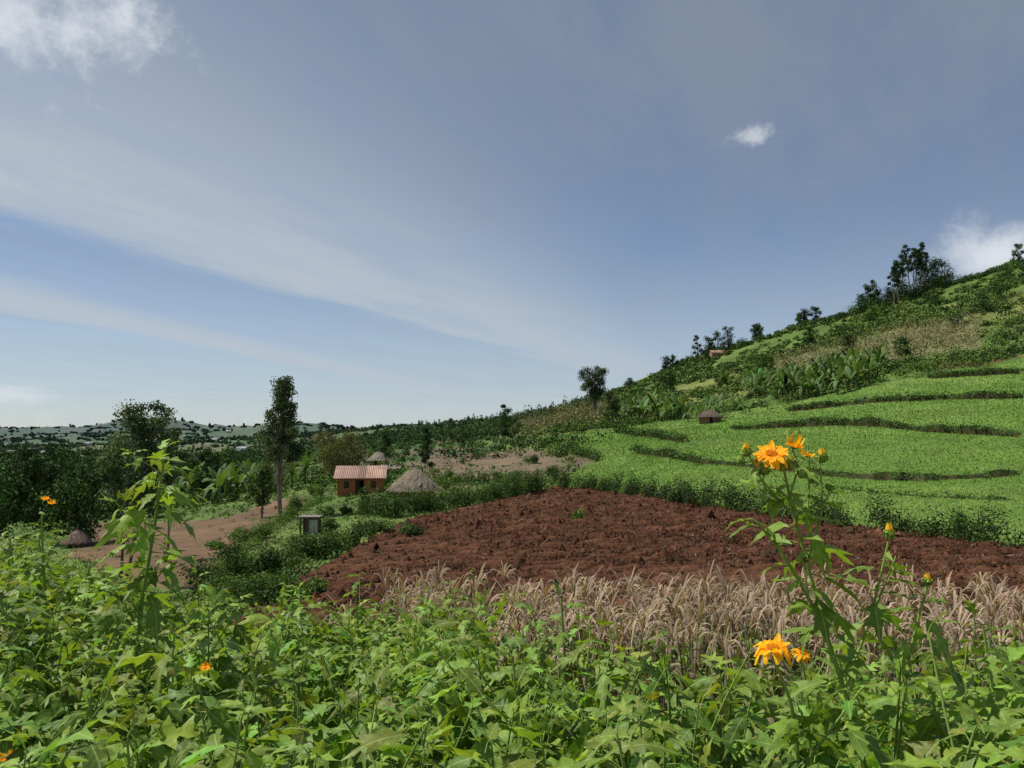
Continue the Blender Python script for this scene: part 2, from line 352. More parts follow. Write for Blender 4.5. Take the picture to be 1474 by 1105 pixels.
# ------------------------------------------------------------- trees
def tree(name,x,y,h,w,cb=.35,nb=16,nl=3500,leaf=.2,col=DK,tr=.16,lean=(0,0),forks=1,bark=(.16,.13,.10),shape='round',bs=(.17,.29),ml=None):
    """trunk with limbs, crown of leaf clumps. cb = crown base fraction"""
    ac=Acc();z=float(H(x,y))-.1
    tops=[]
    for f in range(forks):
        a=rng.uniform(0,6.28);off=np.array([math.cos(a),math.sin(a)])*(w*.12 if forks>1 else 0)
        t=np.linspace(0,1,9)
        pts=np.c_[x+(lean[0]*t**1.3)+off[0]*t+np.sin(t*5+a)*.012*h,y+lean[1]*t+off[1]*t,z+t*h*.9]
        tube(ac,pts,tr*(1-.85*t)+.01,jit(bark,54,.08),1,6);tops.append(pts)
    for i in range(nb):
        t=(i+rng.random())/nb
        zz=cb+(1-cb)*t*.9+.02
        if shape=='round': rr=math.sqrt(max(.05,1-(2*t-.85)**2/1.3))
        elif shape=='flat': rr=.55+.45*math.sin(min(1,t*1.3)*1.57)
        elif shape=='tall': rr=.5+.5*math.sin(t*2.9+.25)
        elif shape=='pear': rr=1-.62*t+.1*math.sin(t*9)
        else: rr=1-t*.8
        a=i*2.4+rng.normal()*.5;ra=w*.5*rr*rng.uniform(.1,.78)
        pts=tops[i%forks];k=min(8,int(zz*8))
        ctr=np.array([pts[k,0]+math.cos(a)*ra,pts[k,1]+math.sin(a)*ra,z+zz*h])
        kk=max(2,k-2);mid=(pts[kk]+ctr)/2+[0,0,-.03*h]
        tube(ac,[pts[kk],mid,ctr],[tr*.32,tr*.2,tr*.06],np.array(bark),1,4)
        s=w*rng.uniform(*bs)
        blob(ac,ctr,(s,s,s*rng.uniform(.6,1.0)),nl//nb,leaf,np.array(col)*rng.uniform(.6,1.45),shell=.6)
    return ac.build(name,[ml or M_leaf,M_bark])
x,y=G(403,748)
tree('eucalyptus_tree',x,y,210/F*y,4.7,.40,40,9500,.2,(.065,.10,.04),.10,lean=(.5,0),forks=2,shape='pear',bark=(.24,.19,.15),bs=(.09,.18))
x,y=G(378,745);tree('mango_tree',x,y,4.4,2.9,.25,12,2600,.2,DK,.08)
x,y=B(187,31);tree('eucalyptus_tree',x,y,7.8,3.7,.46,38,9500,.13,(.07,.11,.042),.055,lean=(.6,0),forks=3,shape='round',bark=(.13,.10,.08),bs=(.10,.18))
x,y=B(246,40);tree('eucalyptus_tree',x,y,7.0,2.0,.5,14,3000,.15,(.08,.115,.045),.06,shape='tall',bs=(.14,.25))
for px,dd,h,w in ((5,60,5.9,6),(62,62,6.4,6),(115,52,5.0,5),(-35,50,6,6),(90,80,7.6,7),(35,90,8.2,7.5),(160,75,5.6,5.5),(300,92,6.4,5),(272,105,6.6,7),(218,72,5,4.5),(130,95,7.8,7),(-10,80,8,8),(335,120,6.6,6)):
    x,y=B(px,dd);tree('broadleaf_tree',x,y,h,w,.12,24,3800,.28,np.array(DK)*rng.uniform(.85,1.5),.14,ml=M_far,bs=(.11,.21))
x,y=B(490,92);tree('acacia_tree',x,y,6.1,8.6,.2,34,7500,.24,(.115,.12,.045),.16,forks=3,shape='flat',bs=(.11,.2))
x,y=B(555,100);tree('fan_palm_tree',x,y,6,3,.4,9,1500,.28,(.06,.10,.03),.1,shape='cone')
x,y=B(613,110);tree('cypress_tree',x,y,6.6,2.6,.05,14,3400,.25,(.035,.07,.022),.12,shape='cone',bs=(.2,.35))
x,y=B(725,150);tree('eucalyptus_tree',x,y,9,3.4,.25,10,2400,.32,(.04,.075,.028),.12,shape='tall')
x,y=B(738,160);tree('broadleaf_tree',x,y,6.5,4.5,.15,8,2000,.32,DK,.12)
x,y=B(663,190);tree('broadleaf_tree',x,y,6,5,.15,8,1500,.36,DK,.12)
x,y=B(650,210);tree('eucalyptus_tree',x,y,8,3.5,.2,8,1300,.36,DK,.12)
x,y=B(858,190);tree('albizia_tree',x,y,13.4,10.5,.42,32,8000,.36,(.035,.065,.022),.25,forks=3,shape='flat',bs=(.10,.17))
x,y=B(882,150);tree('broadleaf_tree',x,y,7.2,5.2,.25,14,3200,.34,(.07,.105,.033),.16,lean=(-.4,0),bs=(.14,.25))
for px,py,h,w,c in ((964,566,7,6.5,DK),(1166,500,7,6,DK),(1220,508,5,6,(.10,.12,.045)),(915,585,5,6,MD),(1300,512,4,5,DK),(1102,535,5,7,MD),(1040,560,4,5,MD),(1415,450,6,9,DK),(1450,405,7,9,MD),(1380,470,3,5,DK),(905,560,5,7,DK),(1345,440,4,7,DK),(1255,462,5,7,MD),(1435,430,5,9,MD)):
    x,y=G(px,py);tree('hillside_tree',x,y,h,w,.02,14,2200,.42,c,.15,ml=M_far,bs=(.15,.27))
for px,h in ((1292,16),(1298,18),(1306,19),(1316,22),(1322,21),(1331,22),(1338,19),(1300,17),(1326,19)):
    x,y=B(px,292+rng.uniform(-6,6));tree('eucalyptus_tree',x,y,h,5.4,.5,10,1200,.6,(.035,.062,.024),.2,lean=(rng.normal()*.7,0),shape='round',ml=M_far,bs=(.15,.28))
for px,h,w in ((1255,12,5),(1262,13,5),(1285,8,8),(1305,9,9),(1340,11,9),(1355,13,9),(1368,12,8),(1245,8,7),(1270,9,8),(1348,12,8),
            (1005,12,5),(1022,9,6),(1035,10,7),(1050,11,7),(1090,7,6),(1096,7,5),(1155,7,7),(1163,8,6),(1178,8,6),(960,8,7),(970,7,6),(1475,9,5)):
    x,y=B(px,300 if px>1220 else 330);tree('ridge_tree',x,y,h,w,.1,10,1100,.6,np.array(DK)*rng.uniform(.6,.95),.2,ml=M_far,bs=(.17,.3))
ac=Acc()
for i in range(420):
    px=rng.uniform(880,1480);dd=np.interp(px,[880,1220,1480],[350,312,296])+rng.uniform(-14,6);x,y=B(px,dd)
    h=rng.uniform(.8,2.6)+ (5*rng.random() if 1232<px<1378 else 0)+(2.5*rng.random() if 1000<px<1070 else 0)
    if rng.random()<.35 and not 1232<px<1378: continue
    r=h*rng.uniform(.6,.9)
    blob(ac,(x,y,float(H(x,y))+h*.5),(r,r,h*.6),150,.6,np.array(DK)*rng.uniform(.7,1.4))
ac.build('ridge_woodland',[M_far])

# ------------------------------------------------------------- bushes
def bushes(name,L,col=MD,leaf=.14):
    ac=Acc()
    for px,py,r,hh in L:
        x,y=G(px,py);z=float(H(x,y))
        for k in range(6):
            a=rng.uniform(0,6.28);q=rng.uniform(.2,.75)
            blob(ac,(x+math.cos(a)*r*q,y+math.sin(a)*r*q,z+hh*rng.uniform(.25,.65)),(r*.5,r*.5,hh*rng.uniform(.3,.5)),int(280*max(.5,r)),leaf,np.array(col)*rng.uniform(.55,1.5))
    return ac.build(name,[M_leaf])
bushes('bush',[(355,840,1.0,1.3),(400,832,1.2,1.3),(330,815,.8,1.0),(440,805,1.1,1.3),(478,802,.9,1.3),(500,790,.8,1.0),(470,772,.7,1.2),(540,772,.9,1.0),(585,775,.9,.9),(515,772,.6,.8),(425,792,.7,.9),(376,775,.8,.8)],(.062,.11,.026))
bushes('bush',[(380,872,1.2,1.3),(420,870,1.0,1.1),(350,866,.9,.9),(300,855,1.2,1.1),(455,860,.6,.7)],(.075,.14,.028),.12)
bushes('bush',[(455,715,.8,1.2),(470,745,.6,.8),(500,740,.5,.7),(350,780,1,.8),(330,700,1,1.2),(310,790,.6,.5),(640,705,.7,.9),(650,690,.8,1.1),(425,735,.7,1.3),(555,700,.6,1.4),(562,716,.5,1.2)],(.085,.15,.033))
bushes('field_shrub',[(834,754,.32,.85)],(.13,.24,.04),.12)
bushes('field_shrub',[(970,728,.6,1.3),(1390,775,.6,1.2),(740,714,1.3,2.2),(770,714,1.1,2.0),(715,716,1.0,1.5),(765,668,1.2,1.5),(722,640,1,2),(795,690,1,1.5),(690,660,1.2,1.4),(610,735,1.5,1.0)],(.055,.10,.024))
hedge('compound_hedge',GP([(522,738),(560,747),(610,738),(680,728),(740,716),(785,708)]),1.45,.95,330,.16,(.055,.10,.023),.5,.2)
hedge('compound_hedge',GP([(620,700),(680,697),(760,690),(790,686)]),1.1,.9,200,.17,(.075,.13,.027),.6,.25)
hedge('boundary_hedge',GP([(300,850),(345,800),(380,770),(430,735),(470,720)]),.7,.8,110,.14,(.08,.14,.03),.8,.5)
ac=Acc();n=8500;uu=rng.uniform(.05,.85,n);yy=np.exp(rng.uniform(math.log(105),math.log(345),n));xx=uu*yy
k=~inpoly(xx,yy,GREEN)&~inpoly(xx,yy,MAIZE1)&~inpoly(xx,yy,MAIZE2)&(fbm(xx/22,yy/22,3,44)+rng.random(n)*.3>.58)
for xi,yi in zip(xx[k],yy[k]):
    r=rng.uniform(.5,2.4);s=yi/200
    blob(ac,(xi,yi,float(H(xi,yi))+r*.3),(r,r,r*.6),int(30+22*r),.62*s,np.array([(.045,.085,.022),(.085,.145,.03),(.14,.185,.048)][rng.integers(3)])*rng.uniform(.8,1.25))
ac.build('hillside_scrub',[M_far])
ac=Acc();n=1100;uu=rng.uniform(-.7,.1,n);yy=np.exp(rng.uniform(math.log(78),math.log(300),n));xx=uu*yy
k=~inpoly(xx,yy,GREEN)&(~inpoly(xx,yy,DULL)|(rng.random(n)<.12))
for xi,yi in zip(xx[k],yy[k]):
    r=rng.uniform(.4,1.6)
    blob(ac,(xi,yi,float(H(xi,yi))+r*.4),(r,r,r*.8),70,.34*max(1,yi/110),np.array([(.055,.10,.025),(.09,.155,.033),(.13,.185,.045)][rng.integers(3)])*rng.uniform(.8,1.25))
ac.build('meadow_scrub',[M_far])
ac=Acc();n=9000;uu=rng.uniform(-.75,.1,n);yy=np.exp(rng.uniform(math.log(18),math.log(110),n));xx=uu*yy
k=~inpoly(xx,yy,PLOUGH)&~inpoly(xx,yy,GREEN);k&=(~(inpoly(xx,yy,SOILL)|inpoly(xx,yy,DULL))|(rng.random(n)<.10));xx=xx[k];yy=yy[k]
for xi,yi in zip(xx,yy):
    blob(ac,(xi,yi,float(H(xi,yi))+.08),(.35,.35,.14+.12*rng.random()),14,.13*max(1,yi/50),np.array([(.09,.16,.032),(.13,.21,.045),(.16,.18,.06)][rng.integers(3)]))
ac.build('slope_grass',[M_far])
ac=Acc();n=10500;uu=rng.uniform(-.85,.12,n);yy=np.exp(rng.uniform(math.log(120),math.log(3300),n));xx=uu*yy
k=(fbm(xx/90,yy/160,3,55)+rng.random(n)*.3>.62-.09*(yy>600))
for xi,yi in zip(xx[k],yy[k]):
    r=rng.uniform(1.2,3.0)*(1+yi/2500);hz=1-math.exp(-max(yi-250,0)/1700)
    c=np.array((.05,.088,.028))*rng.uniform(.7,1.4)*(1-hz)+HAZE*.62*hz  # tree colour fades to the painted haze tone with distance
    q_=rng.random()
    if q_<.25: rx,rz=r*.45,r*1.3
    elif q_<.5: rx,rz=r*2.6,r*.7
    else: rx,rz=r*1.2,r*.75
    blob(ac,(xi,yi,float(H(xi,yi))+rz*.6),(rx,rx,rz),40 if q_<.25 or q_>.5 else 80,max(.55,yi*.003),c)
ac.build('valley_trees',[M_far])

# ------------------------------------------------------------- maize patches on the hill, planted in rows
ac=Acc();n=26000;uu=rng.uniform(0,.65,n);yy=rng.uniform(100,420,n);xx=uu*yy
k=inpoly(xx,yy,MAIZE1)|inpoly(xx,yy,MAIZE2);xx=xx[k];yy=yy[k];m_=len(xx)
rw=2.2;q=(yy-.3*xx);yy=yy-(q-np.round(q/rw)*rw)*.75
for s in range(5):
    P=np.c_[xx+rng.normal(size=m_)*.3,yy+rng.normal(size=m_)*.25,H(xx,yy)+.4+.55*s+rng.uniform(-.2,.2,m_)]
    cards(ac,P,rng.uniform(.6,1.2,m_),jit((.25,.225,.11) if s>2 else (.17,.185,.065),m_,.3),asp=.18,up=-.2)
ac.build('hillside_maize',[M_far])

# ------------------------------------------------------------- banana plants
def ribbon(L,W,n=6,droop=1.0,up=1.0,fold=.15):
    t=np.linspace(0,1,n+1)
    y=L*(t-.18*t*t);z=L*(up*t-droop*t*t)
    w=W*np.sin(np.pi*np.clip(t*.93+.07,0,1))**.6*.5
    V=[];U=[]
    for i in range(n+1):
        V+=[(-w[i],y[i],z[i]-w[i]*fold),(0,y[i],z[i]+w[i]*fold),(w[i],y[i],z[i]-w[i]*fold)];U+=[(-1,t[i]),(0,t[i]),(1,t[i])]
    Fc=[]
    for i in range(n):
        p=i*3
        for q in (0,1): Fc+=[(p+q,p+q+1,p+q+4),(p+q,p+q+4,p+q+3)]
    return np.array(V),np.array(Fc),np.array(U,float)
def zrot(th):
    n=len(th);R=np.zeros((n,3,3));R[:,0,0]=np.cos(th);R[:,0,1]=-np.sin(th);R[:,1,0]=np.sin(th);R[:,1,1]=np.cos(th);R[:,2,2]=1;return R
def bananas(name,pts,s=1):
    ac=Acc()
    for x,y in pts:
        z=float(H(x,y));f=s*rng.uniform(.8,1.2);h=1.6*f
        tube(ac,[(x,y,z),(x,y,z+h*.6),(x,y,z+h)],[.14*f,.11*f,.06*f],(.12,.14,.05),1,5)
        k=8;th=rng.uniform(0,6.28)+np.arange(k)*2.4
        for q in range(3):
            tv,tf,tu=ribbon(2.0,.6,5,[.75,1.1,1.5][q],[1.8,1.3,.9][q])
            sel=np.arange(k)%3==q
            inst(ac,tv,tf,np.tile([x,y,z+h],(sel.sum(),1)),zrot(th[sel]),f*rng.uniform(.75,1.1,sel.sum()),jit((.09,.155,.045),sel.sum(),.35),0)
    return ac.build(name,[M_leaf,M_bark],smooth=False)
def scat(P,n):
    P=np.array(P);a=P.min(0);b=P.max(0);o=[]
    while len(o)<n:
        q=rng.uniform(a,b)
        if inpoly(q[0],q[1],[tuple(p) for p in P]): o.append(q)
    return o
bananas('banana_grove',scat(GP([(1070,555),(1150,545),(1270,520),(1270,540),(1225,568),(1150,575),(1080,575)]),120),1.15)
bananas('banana_grove',scat(GP([(900,612),(985,605),(985,598),(900,600)]),30),1.2)
bananas('banana_grove',scat(GP([(250,728),(360,722),(440,700),(440,690),(250,705)]),44),1.05)
bananas('banana_grove',scat(GP([(960,612),(1130,590),(1140,580),(980,596)]),18),.8)

# ------------------------------------------------------------- buildings
def box(ac,c,s,col,m=0,rz=0):
    c=np.array(c,float);s=np.array(s,float)/2
    V=np.array([[i,j,k] for i in(-1,1) for j in(-1,1) for k in(-1,1)])*s
    R=np.array([[math.cos(rz),-math.sin(rz),0],[math.sin(rz),math.cos(rz),0],[0,0,1]])
    Fc=[(0,1,3),(0,3,2),(4,6,7),(4,7,5),(0,4,5),(0,5,1),(2,3,7),(2,7,6),(0,2,6),(0,6,4),(1,5,7),(1,7,3)]
    ac.add(V@R.T+c,Fc,col,m)
def empty(name,loc=(0,0,0)):
    e=D.objects.new(name,None);scn.collection.objects.link(e);return e
def house(name,x,y,W,Dp,hw,hr,wall,roof,rz=0,detail=True,sheets=.35):
    z=float(H(x,y))-.15;e=empty(name)
    ca,sa=math.cos(rz),math.sin(rz)
    def w(p): p=np.asarray(p,float).reshape(-1,3);return np.c_[x+p[:,0]*ca-p[:,1]*sa,y+p[:,0]*sa+p[:,1]*ca,z+p[:,2]]
    def wb(ac,x0,x1,y0,y1,z0,z1,col):
        V=w([[i,j,k] for i in(x0,x1) for j in(y0,y1) for k in(z0,z1)])
        ac.add(V,[(0,1,3),(0,3,2),(4,6,7),(4,7,5),(0,4,5),(0,5,1),(2,3,7),(2,7,6),(0,2,6),(0,6,4),(1,5,7),(1,7,3)],col)
    t=.15;hx,hy=W/2,Dp/2
    a=Acc()
    d0,d1=-.1*W,.1*W*.9
    w0,w1=.24*W,.36*W;v0,v1=-.36*W,-.24*W
    if detail:
        for (p,q) in ((-hx,v0),(v1,d0),(d1,w0),(w1,hx)): wb(a,p,q,-hy,-hy+t,0,hw,wall)
        wb(a,d0,d1,-hy,-hy+t,hw*.82,hw,wall)
        for (p,q) in ((w0,w1),(v0,v1)):
            wb(a,p,q,-hy,-hy+t,0,hw*.4,wall);wb(a,p,q,-hy,-hy+t,hw*.75,hw,wall)
    else: wb(a,-hx,hx,-hy,-hy+t,0,hw,wall)
    wb(a,-hx,hx,hy-t,hy,0,hw,wall);wb(a,-hx,-hx+t,-hy+t,hy-t,0,hw,wall);wb(a,hx-t,hx,-hy+t,hy-t,0,hw,wall)
    for sx in (-hx,hx-t):
        V=w([(sx,-hy,hw),(sx,hy,hw),(sx,0,hw+hr),(sx+t,-hy,hw),(sx+t,hy,hw),(sx+t,0,hw+hr)])
        a.add(V,[(0,1,2),(3,5,4),(0,2,5),(0,5,3),(1,4,5),(1,5,2)],wall)
    a.build('walls',[M_brick],parent=e)
    if detail:
        a=Acc();wb(a,d0+.03,d0+.5*(d1-d0),-hy+.05,-hy+.1,0,hw*.8,(.05,.03,.02));a.build('door',[M_wood],parent=e)
        a=Acc();wb(a,w0,w1,-hy+.06,-hy+.1,hw*.4,hw*.75,(.06,.045,.03));wb(a,v0,v1,-hy+.06,-hy+.1,hw*.4,hw*.75,(.06,.045,.03));a.build('window_shutters',[M_wood],parent=e)
    a=Acc();ov=.35;nx=int(W/.08)+8
    xs=np.linspace(-hx-ov,hx+ov,nx)
    wave=.02*np.cos(np.arange(nx)*math.pi)
    for sg in (-1,1):
        sl=hr/hy
        eave=w(np.c_[xs,np.full(nx,sg*(hy+ov)),hw-sl*ov+wave+.05]);rdg=w(np.c_[xs,np.zeros(nx),hw+hr+wave+.05])
        mid=(eave+rdg)/2
        j=np.arange(nx-1)
        cc=np.array(roof)[None]*np.repeat(rng.uniform(1-sheets,1+sheets,nx//9+1),9)[:nx,None]
        cc=np.clip(cc,0,1)
        V=np.concatenate([eave,mid,rdg]);Fc=np.concatenate([np.c_[j,j+1,j+1+nx],np.c_[j,j+1+nx,j+nx],np.c_[j+nx,j+nx+1,j+2*nx+1],np.c_[j+nx,j+2*nx+1,j+2*nx]])
        a.add(V,Fc,np.concatenate([cc*rng.uniform(.8,1),cc*1.1,cc]))
    a.build('corrugated_roof',[M_roof],parent=e)
    return e
x,y=G(520,709)
house('brick_house',x,y,4.1,3.6,1.75,.9,(.34,.125,.055),(.27,.155,.11),rz=.12,sheets=.5)
def hut(name,x,y,r,hw,hr,wall=(.22,.12,.07),th=(.22,.185,.14)):
    z=float(H(x,y))-.1;e=empty(name)
    a=Acc();n=24;ang=np.arange(n)/n*2*math.pi;wr=r*.8
    V=np.concatenate([np.c_[x+wr*np.cos(ang),y+wr*np.sin(ang),np.full(n,z)],np.c_[x+wr*np.cos(ang),y+wr*np.sin(ang),np.full(n,z+hw)]])
    j=np.arange(n);k=(j+1)%n
    keep=(j!=17)
    Fc=np.concatenate([np.c_[j,k,k+n][keep],np.c_[j,k+n,j+n][keep]])
    a.add(V,Fc,wall);a.build('mud_wall',[M_brick],parent=e)
    a=Acc();a.add(np.array([[x-.25,y-wr*.93,z],[x+.25,y-wr*.93,z],[x+.25,y-wr*.93,z+hw*.8],[x-.25,y-wr*.93,z+hw*.8]]),[(0,1,2),(0,2,3)],(.03,.02,.015));a.build('doorway',[M_wood],parent=e)
    a=Acc();L=9;n=48;ang=np.arange(n)/n*2*math.pi;rows=[]
    for i in range(L+1):
        f=i/L;rr=r*(1-f)**.93*(1+.03*rng.normal(size=n))+.04;zz=z+hw*.85+hr*f+.05*math.sin(f*3.14)*hr
        rows.append(np.c_[x+rr*np.cos(ang),y+rr*np.sin(ang),np.full(n,zz)+.02*rng.normal(size=n)])
    V=np.concatenate(rows);Fc=[]
    for i in range(L):
        for q in range(n):
            p=i*n;q2=(q+1)%n;Fc+=[(p+q,p+q2,p+n+q2),(p+q,p+n+q2,p+n+q)]
    a.add(V,Fc,jit(th,len(V),.1,.04))
    ns=4500;f=1-np.sqrt(rng.random(ns));an=rng.uniform(0,6.28,ns);rr=r*(1-f)**.93+.06
    P=np.c_[x+rr*np.cos(an),y+rr*np.sin(an),z+hw*.85+hr*f]
    dn=np.c_[np.cos(an)*r,np.sin(an)*r,np.full(ns,-hr)];dn=unit(dn+.12*rng.normal(size=(ns,3)))
    sd=np.c_[-np.sin(an),np.cos(an),np.zeros(ns)]*.015
    V=np.stack([P-sd,P+sd,P+dn*rng.uniform(.15,.4,ns)[:,None]+[0,0,.03]],1).reshape(-1,3)
    a.add(V,np.arange(3*ns).reshape(-1,3),np.repeat(jit(th,ns,.25,.05),3,axis=0))
    tube(a,[(x,y,z+hw*.85+hr),(x,y,z+hw*.85+hr+.25)],[.09,.02],np.array(th)*.6,0,6)
    a.build('thatched_roof',[M_thatch],parent=e)
x,y=G(597,722);y+=1.2;x=-.1265*y;hut('thatched_hut',x,y,37/F*y,1.1,1.8,th=(.21,.17,.125))
x,y=G(546,672);hut('thatched_hut',x,y,18/F*y,1.4,1.5)
x,y=G(563,682);house('shack',x,y,2.0,1.8,.9,.35,(.2,.15,.11),(.22,.17,.15),detail=False)
x,y=B(118,50);hut('thatched_hut',x,y,.7,.6,.7,th=(.24,.17,.13))
x,y=G(1033,514);house('hill_house',x,y,6,5,1.9,1.2,(.26,.17,.11),(.26,.15,.09),detail=False)
x,y=G(1022,608);hut('thatched_hut',x,y,2.2,1.1,1.3,th=(.12,.09,.07))
x,y=G(653,614)
house('white_house',x,y,7,6,2.0,1.2,(.5,.48,.45),(.45,.45,.45),detail=False)
for px,dd in ((70,700),(340,520),(285,420),(130,900),(350,640),(210,1300),(30,1500),(420,1400),(95,1150),(500,1900),(55,1900),(160,1700),(310,1000),(375,900),(20,800),(260,1100),(330,1800),(230,700)):
    x,y=B(px,dd);house('valley_house',x,y,6+dd*.003,6,2.2+dd*.0008,1.1+dd*.0003,(.38,.37,.36),(.36,.37,.38),detail=False)
x,y=G(447,770);z=float(H(x,y))-.05;e=empty('pit_latrine')
s=y/50.
a=Acc()
for dx in(-.55,.0,.55):
    for dy in(-.4,.4): box(a,(x+dx*s,y+dy*s,z+.6*s),(.08,.08,1.2*s),(.12,.09,.07))
a.build('posts',[M_wood],parent=e)
a=Acc()
for i in range(6): box(a,(x+(.06+.09*i)*s,y-.44*s,z+.55*s),(.075*s,.03,1.05*s),jit((.45,.42,.38),1)[0])
for i in range(12): box(a,(x+(-.5+.09*i)*s,y+.46*s,z+.55*s),(.08*s,.03,1.05*s),jit((.14,.11,.09),1)[0])
a.build('board_walls',[M_wood],parent=e)
a=Acc();box(a,(x,y,z+1.25*s),(1.35*s,1.2*s,.05),(.20,.17,.15));a.build('tin_roof',[M_roof],parent=e)

def person(px,py,shirt):
    x,y=G(px,py);z=float(H(x,y))
    J=[(0,0,.95),(0,-.12,1.2),(0,-.25,1.38),(0,-.32,1.5),(0,-.38,1.62),(-.1,.02,.9),(-.12,-.02,.5),(-.12,.02,.05),(.1,.02,.9),(.13,.06,.5),(.14,.12,.05),(-.2,-.25,1.36),(-.25,-.4,1.08),(-.2,-.6,.95),(.2,-.25,1.36),(.25,-.42,1.1),(.18,-.62,.98)]
    E=[(0,1),(1,2),(2,3),(3,4),(0,5),(5,6),(6,7),(0,8),(8,9),(9,10),(2,11),(11,12),(12,13),(2,14),(14,15),(15,16)]
    R=[.15,.14,.15,.06,.11,.1,.07,.05,.1,.07,.05,.07,.05,.035,.07,.05,.035]
    me=D.meshes.new('farm_worker');me.from_pydata(J,E,[]);o=D.objects.new('farm_worker',me);scn.collection.objects.link(o)
    o.location=(x,y,z);o.rotation_euler=(0,0,1.2)
    md=o.modifiers.new('skin','SKIN');
    for i,r in enumerate(R): me.skin_vertices[0].data[i].radius=(r,r)
    me.skin_vertices[0].data[0].use_root=True
    o.modifiers.new('sub','SUBSURF').levels=1
    m=D.materials.new('clothes_mat');m.use_nodes=True;m.node_tree.nodes['Principled BSDF'].inputs['Base Color'].default_value=(*shirt,1);me.materials.append(m)
person(1243,584,(.05,.06,.10))

# ------------------------------------------------------------- dry maize in front of the field
ac=Acc();n=430;uu=rng.uniform(-.16,.95,n);yy=np.sqrt(rng.uniform(6.6**2,13.2**2,n));xx=uu*yy
tl=[ribbon(.62,.065,6,d,u_,.3) for d,u_ in ((1.9,1.2),(1.4,1.1),(2.3,1.0))]
ts=[ribbon(L_,.022,6,d,u_,.3) for L_,d,u_ in ((.36,2.3,1.9),(.31,1.8,1.9),(.25,.9,2.0))]
Ps=[];Th=[];Cs=[];Ss=[];TP=[];TT=[];TS=[];TC=[]
for xi,yi in zip(xx,yy):
    z=float(H(xi,yi));h=rng.uniform(1.5,2.1)-.10*np.clip((xi/yi-.3)/.3,0,1)
    ln=rng.normal(size=2)*.18
    t=np.linspace(0,1,5);P=np.c_[xi+ln[0]*t*t,yi+ln[1]*t*t,z+t*h]
    tube(ac,P,.013*(1-.6*t),jit((.22,.19,.11),1)[0],0,4)
    gr=rng.random()<.5
    for k in range(9):
        f=.15+.7*k/9;Ps.append([np.interp(f,t,P[:,i]) for i in range(3)]);Th.append(k*3.14+rng.normal()*.6)
        Cs.append(np.array((.15,.21,.06) if (gr and k>2) or rng.random()<.15 else (.27,.225,.14))*rng.uniform(.4,1.25));Ss.append(rng.uniform(.7,1.2))
    tcol=np.array((.40,.30,.22))*rng.uniform(.7,1.2)
    for k in range(13):
        TP.append(P[-1]-[0,0,rng.uniform(0,.12)]);TT.append(rng.uniform(0,6.28));TS.append(rng.uniform(.6,1.2));TC.append(tcol*rng.uniform(.7,1.2))
Ps=np.array(Ps);Th=np.array(Th);Cs=np.array(Cs);Ss=np.array(Ss)
q=rng.integers(0,3,len(Ps))
for i in range(3):
    s_=q==i;inst(ac,tl[i][0],tl[i][1],Ps[s_],zrot(Th[s_]),Ss[s_],Cs[s_])
TP=np.array(TP);TT=np.array(TT);TS=np.array(TS);TC=np.array(TC);q=rng.integers(0,3,len(TP))
for i in range(3):
    s_=q==i;inst(ac,ts[i][0],ts[i][1],TP[s_],zrot(TT[s_]),TS[s_],TC[s_])
ac.build('dry_maize',[M_dry],smooth=True)

# ------------------------------------------------------------- tithonia
def leafT(lob=1.0,droop=.35,fold=.25,wav=.03,curl=0):
    o=[(.04,.08),(.18,.18),(.46*lob,.42),(.22,.42),(.12,.50),(.25,.66),(.37*lob,.92),(.17,.82),(.10,.88),(.08,1.02)]
    mid=[(0,0),(0,.2),(0,.42),(0,.6),(0,.82),(0,1.3)]
    V=[(a,b) for a,b in mid]+[(a,b) for a,b in o]+[(-a*.93,b*1.03) for a,b in o]
    m=list(range(6))
    def half(k,flip):
        o_=[6+k*10+i for i in range(10)]
        T_=[(m[0],o_[0],m[1]),(m[1],o_[0],o_[1]),(m[1],o_[1],m[2]),(o_[1],o_[2],o_[3]),(o_[1],o_[3],m[2]),(m[2],o_[3],o_[4]),(m[2],o_[4],m[3]),(o_[4],o_[5],m[3]),(m[3],o_[5],m[4]),(o_[5],o_[6],o_[7]),(o_[5],o_[7],m[4]),(o_[7],o_[8],m[4]),(m[4],o_[8],o_[9]),(m[4],o_[9],m[5])]
        return [t[::-1] for t in T_] if flip else T_
    Fc=np.array(half(0,0)+half(1,1));V=np.array(V)
    z=-droop*V[:,1]**2+fold*np.abs(V[:,0])-(.5+curl)*V[:,0]**2*1.6+wav*np.sin(V[:,1]*11+V[:,0]*9)*(np.abs(V[:,0])>.01)
    y=V[:,1]*(1-.15*droop*V[:,1])
    return np.c_[V[:,0],y,z],Fc,V.copy()
LT_=[leafT(1,.35,.3,.06),leafT(.75,.7,.1,.07,.5),leafT(1.15,.15,.5,.07),leafT(.4,.25,.5,.05),leafT(.95,.55,-.1,.08,.3)]
class Leaves:
    def __init__(s): s.P=[];s.Dr=[];s.S=[];s.C=[]
    def add(s,p,d,sz,c):
        s.P.append(p);s.Dr.append(d);s.S.append(sz);s.C.append(c)
    def flush(s,acc):
        P=np.array(s.P);Y_=unit(np.array(s.Dr));Nn=np.array([[0,0,1.]])+rng.normal(size=P.shape)*.38
        X_=unit(np.cross(Y_,Nn));Z_=np.cross(X_,Y_)
        R=np.stack([X_,Y_,Z_],-1);S=np.array(s.S);C=np.array(s.C);q=rng.choice(5,len(P),p=[.28,.2,.18,.16,.18])
        for i in range(5):
            k=q==i
            if k.any(): inst(acc,LT_[i][0],LT_[i][1],P[k],R[k],S[k],C[k],0,LT_[i][2])
TC0=np.array((.215,.345,.046))
SC=(.19,.28,.06)
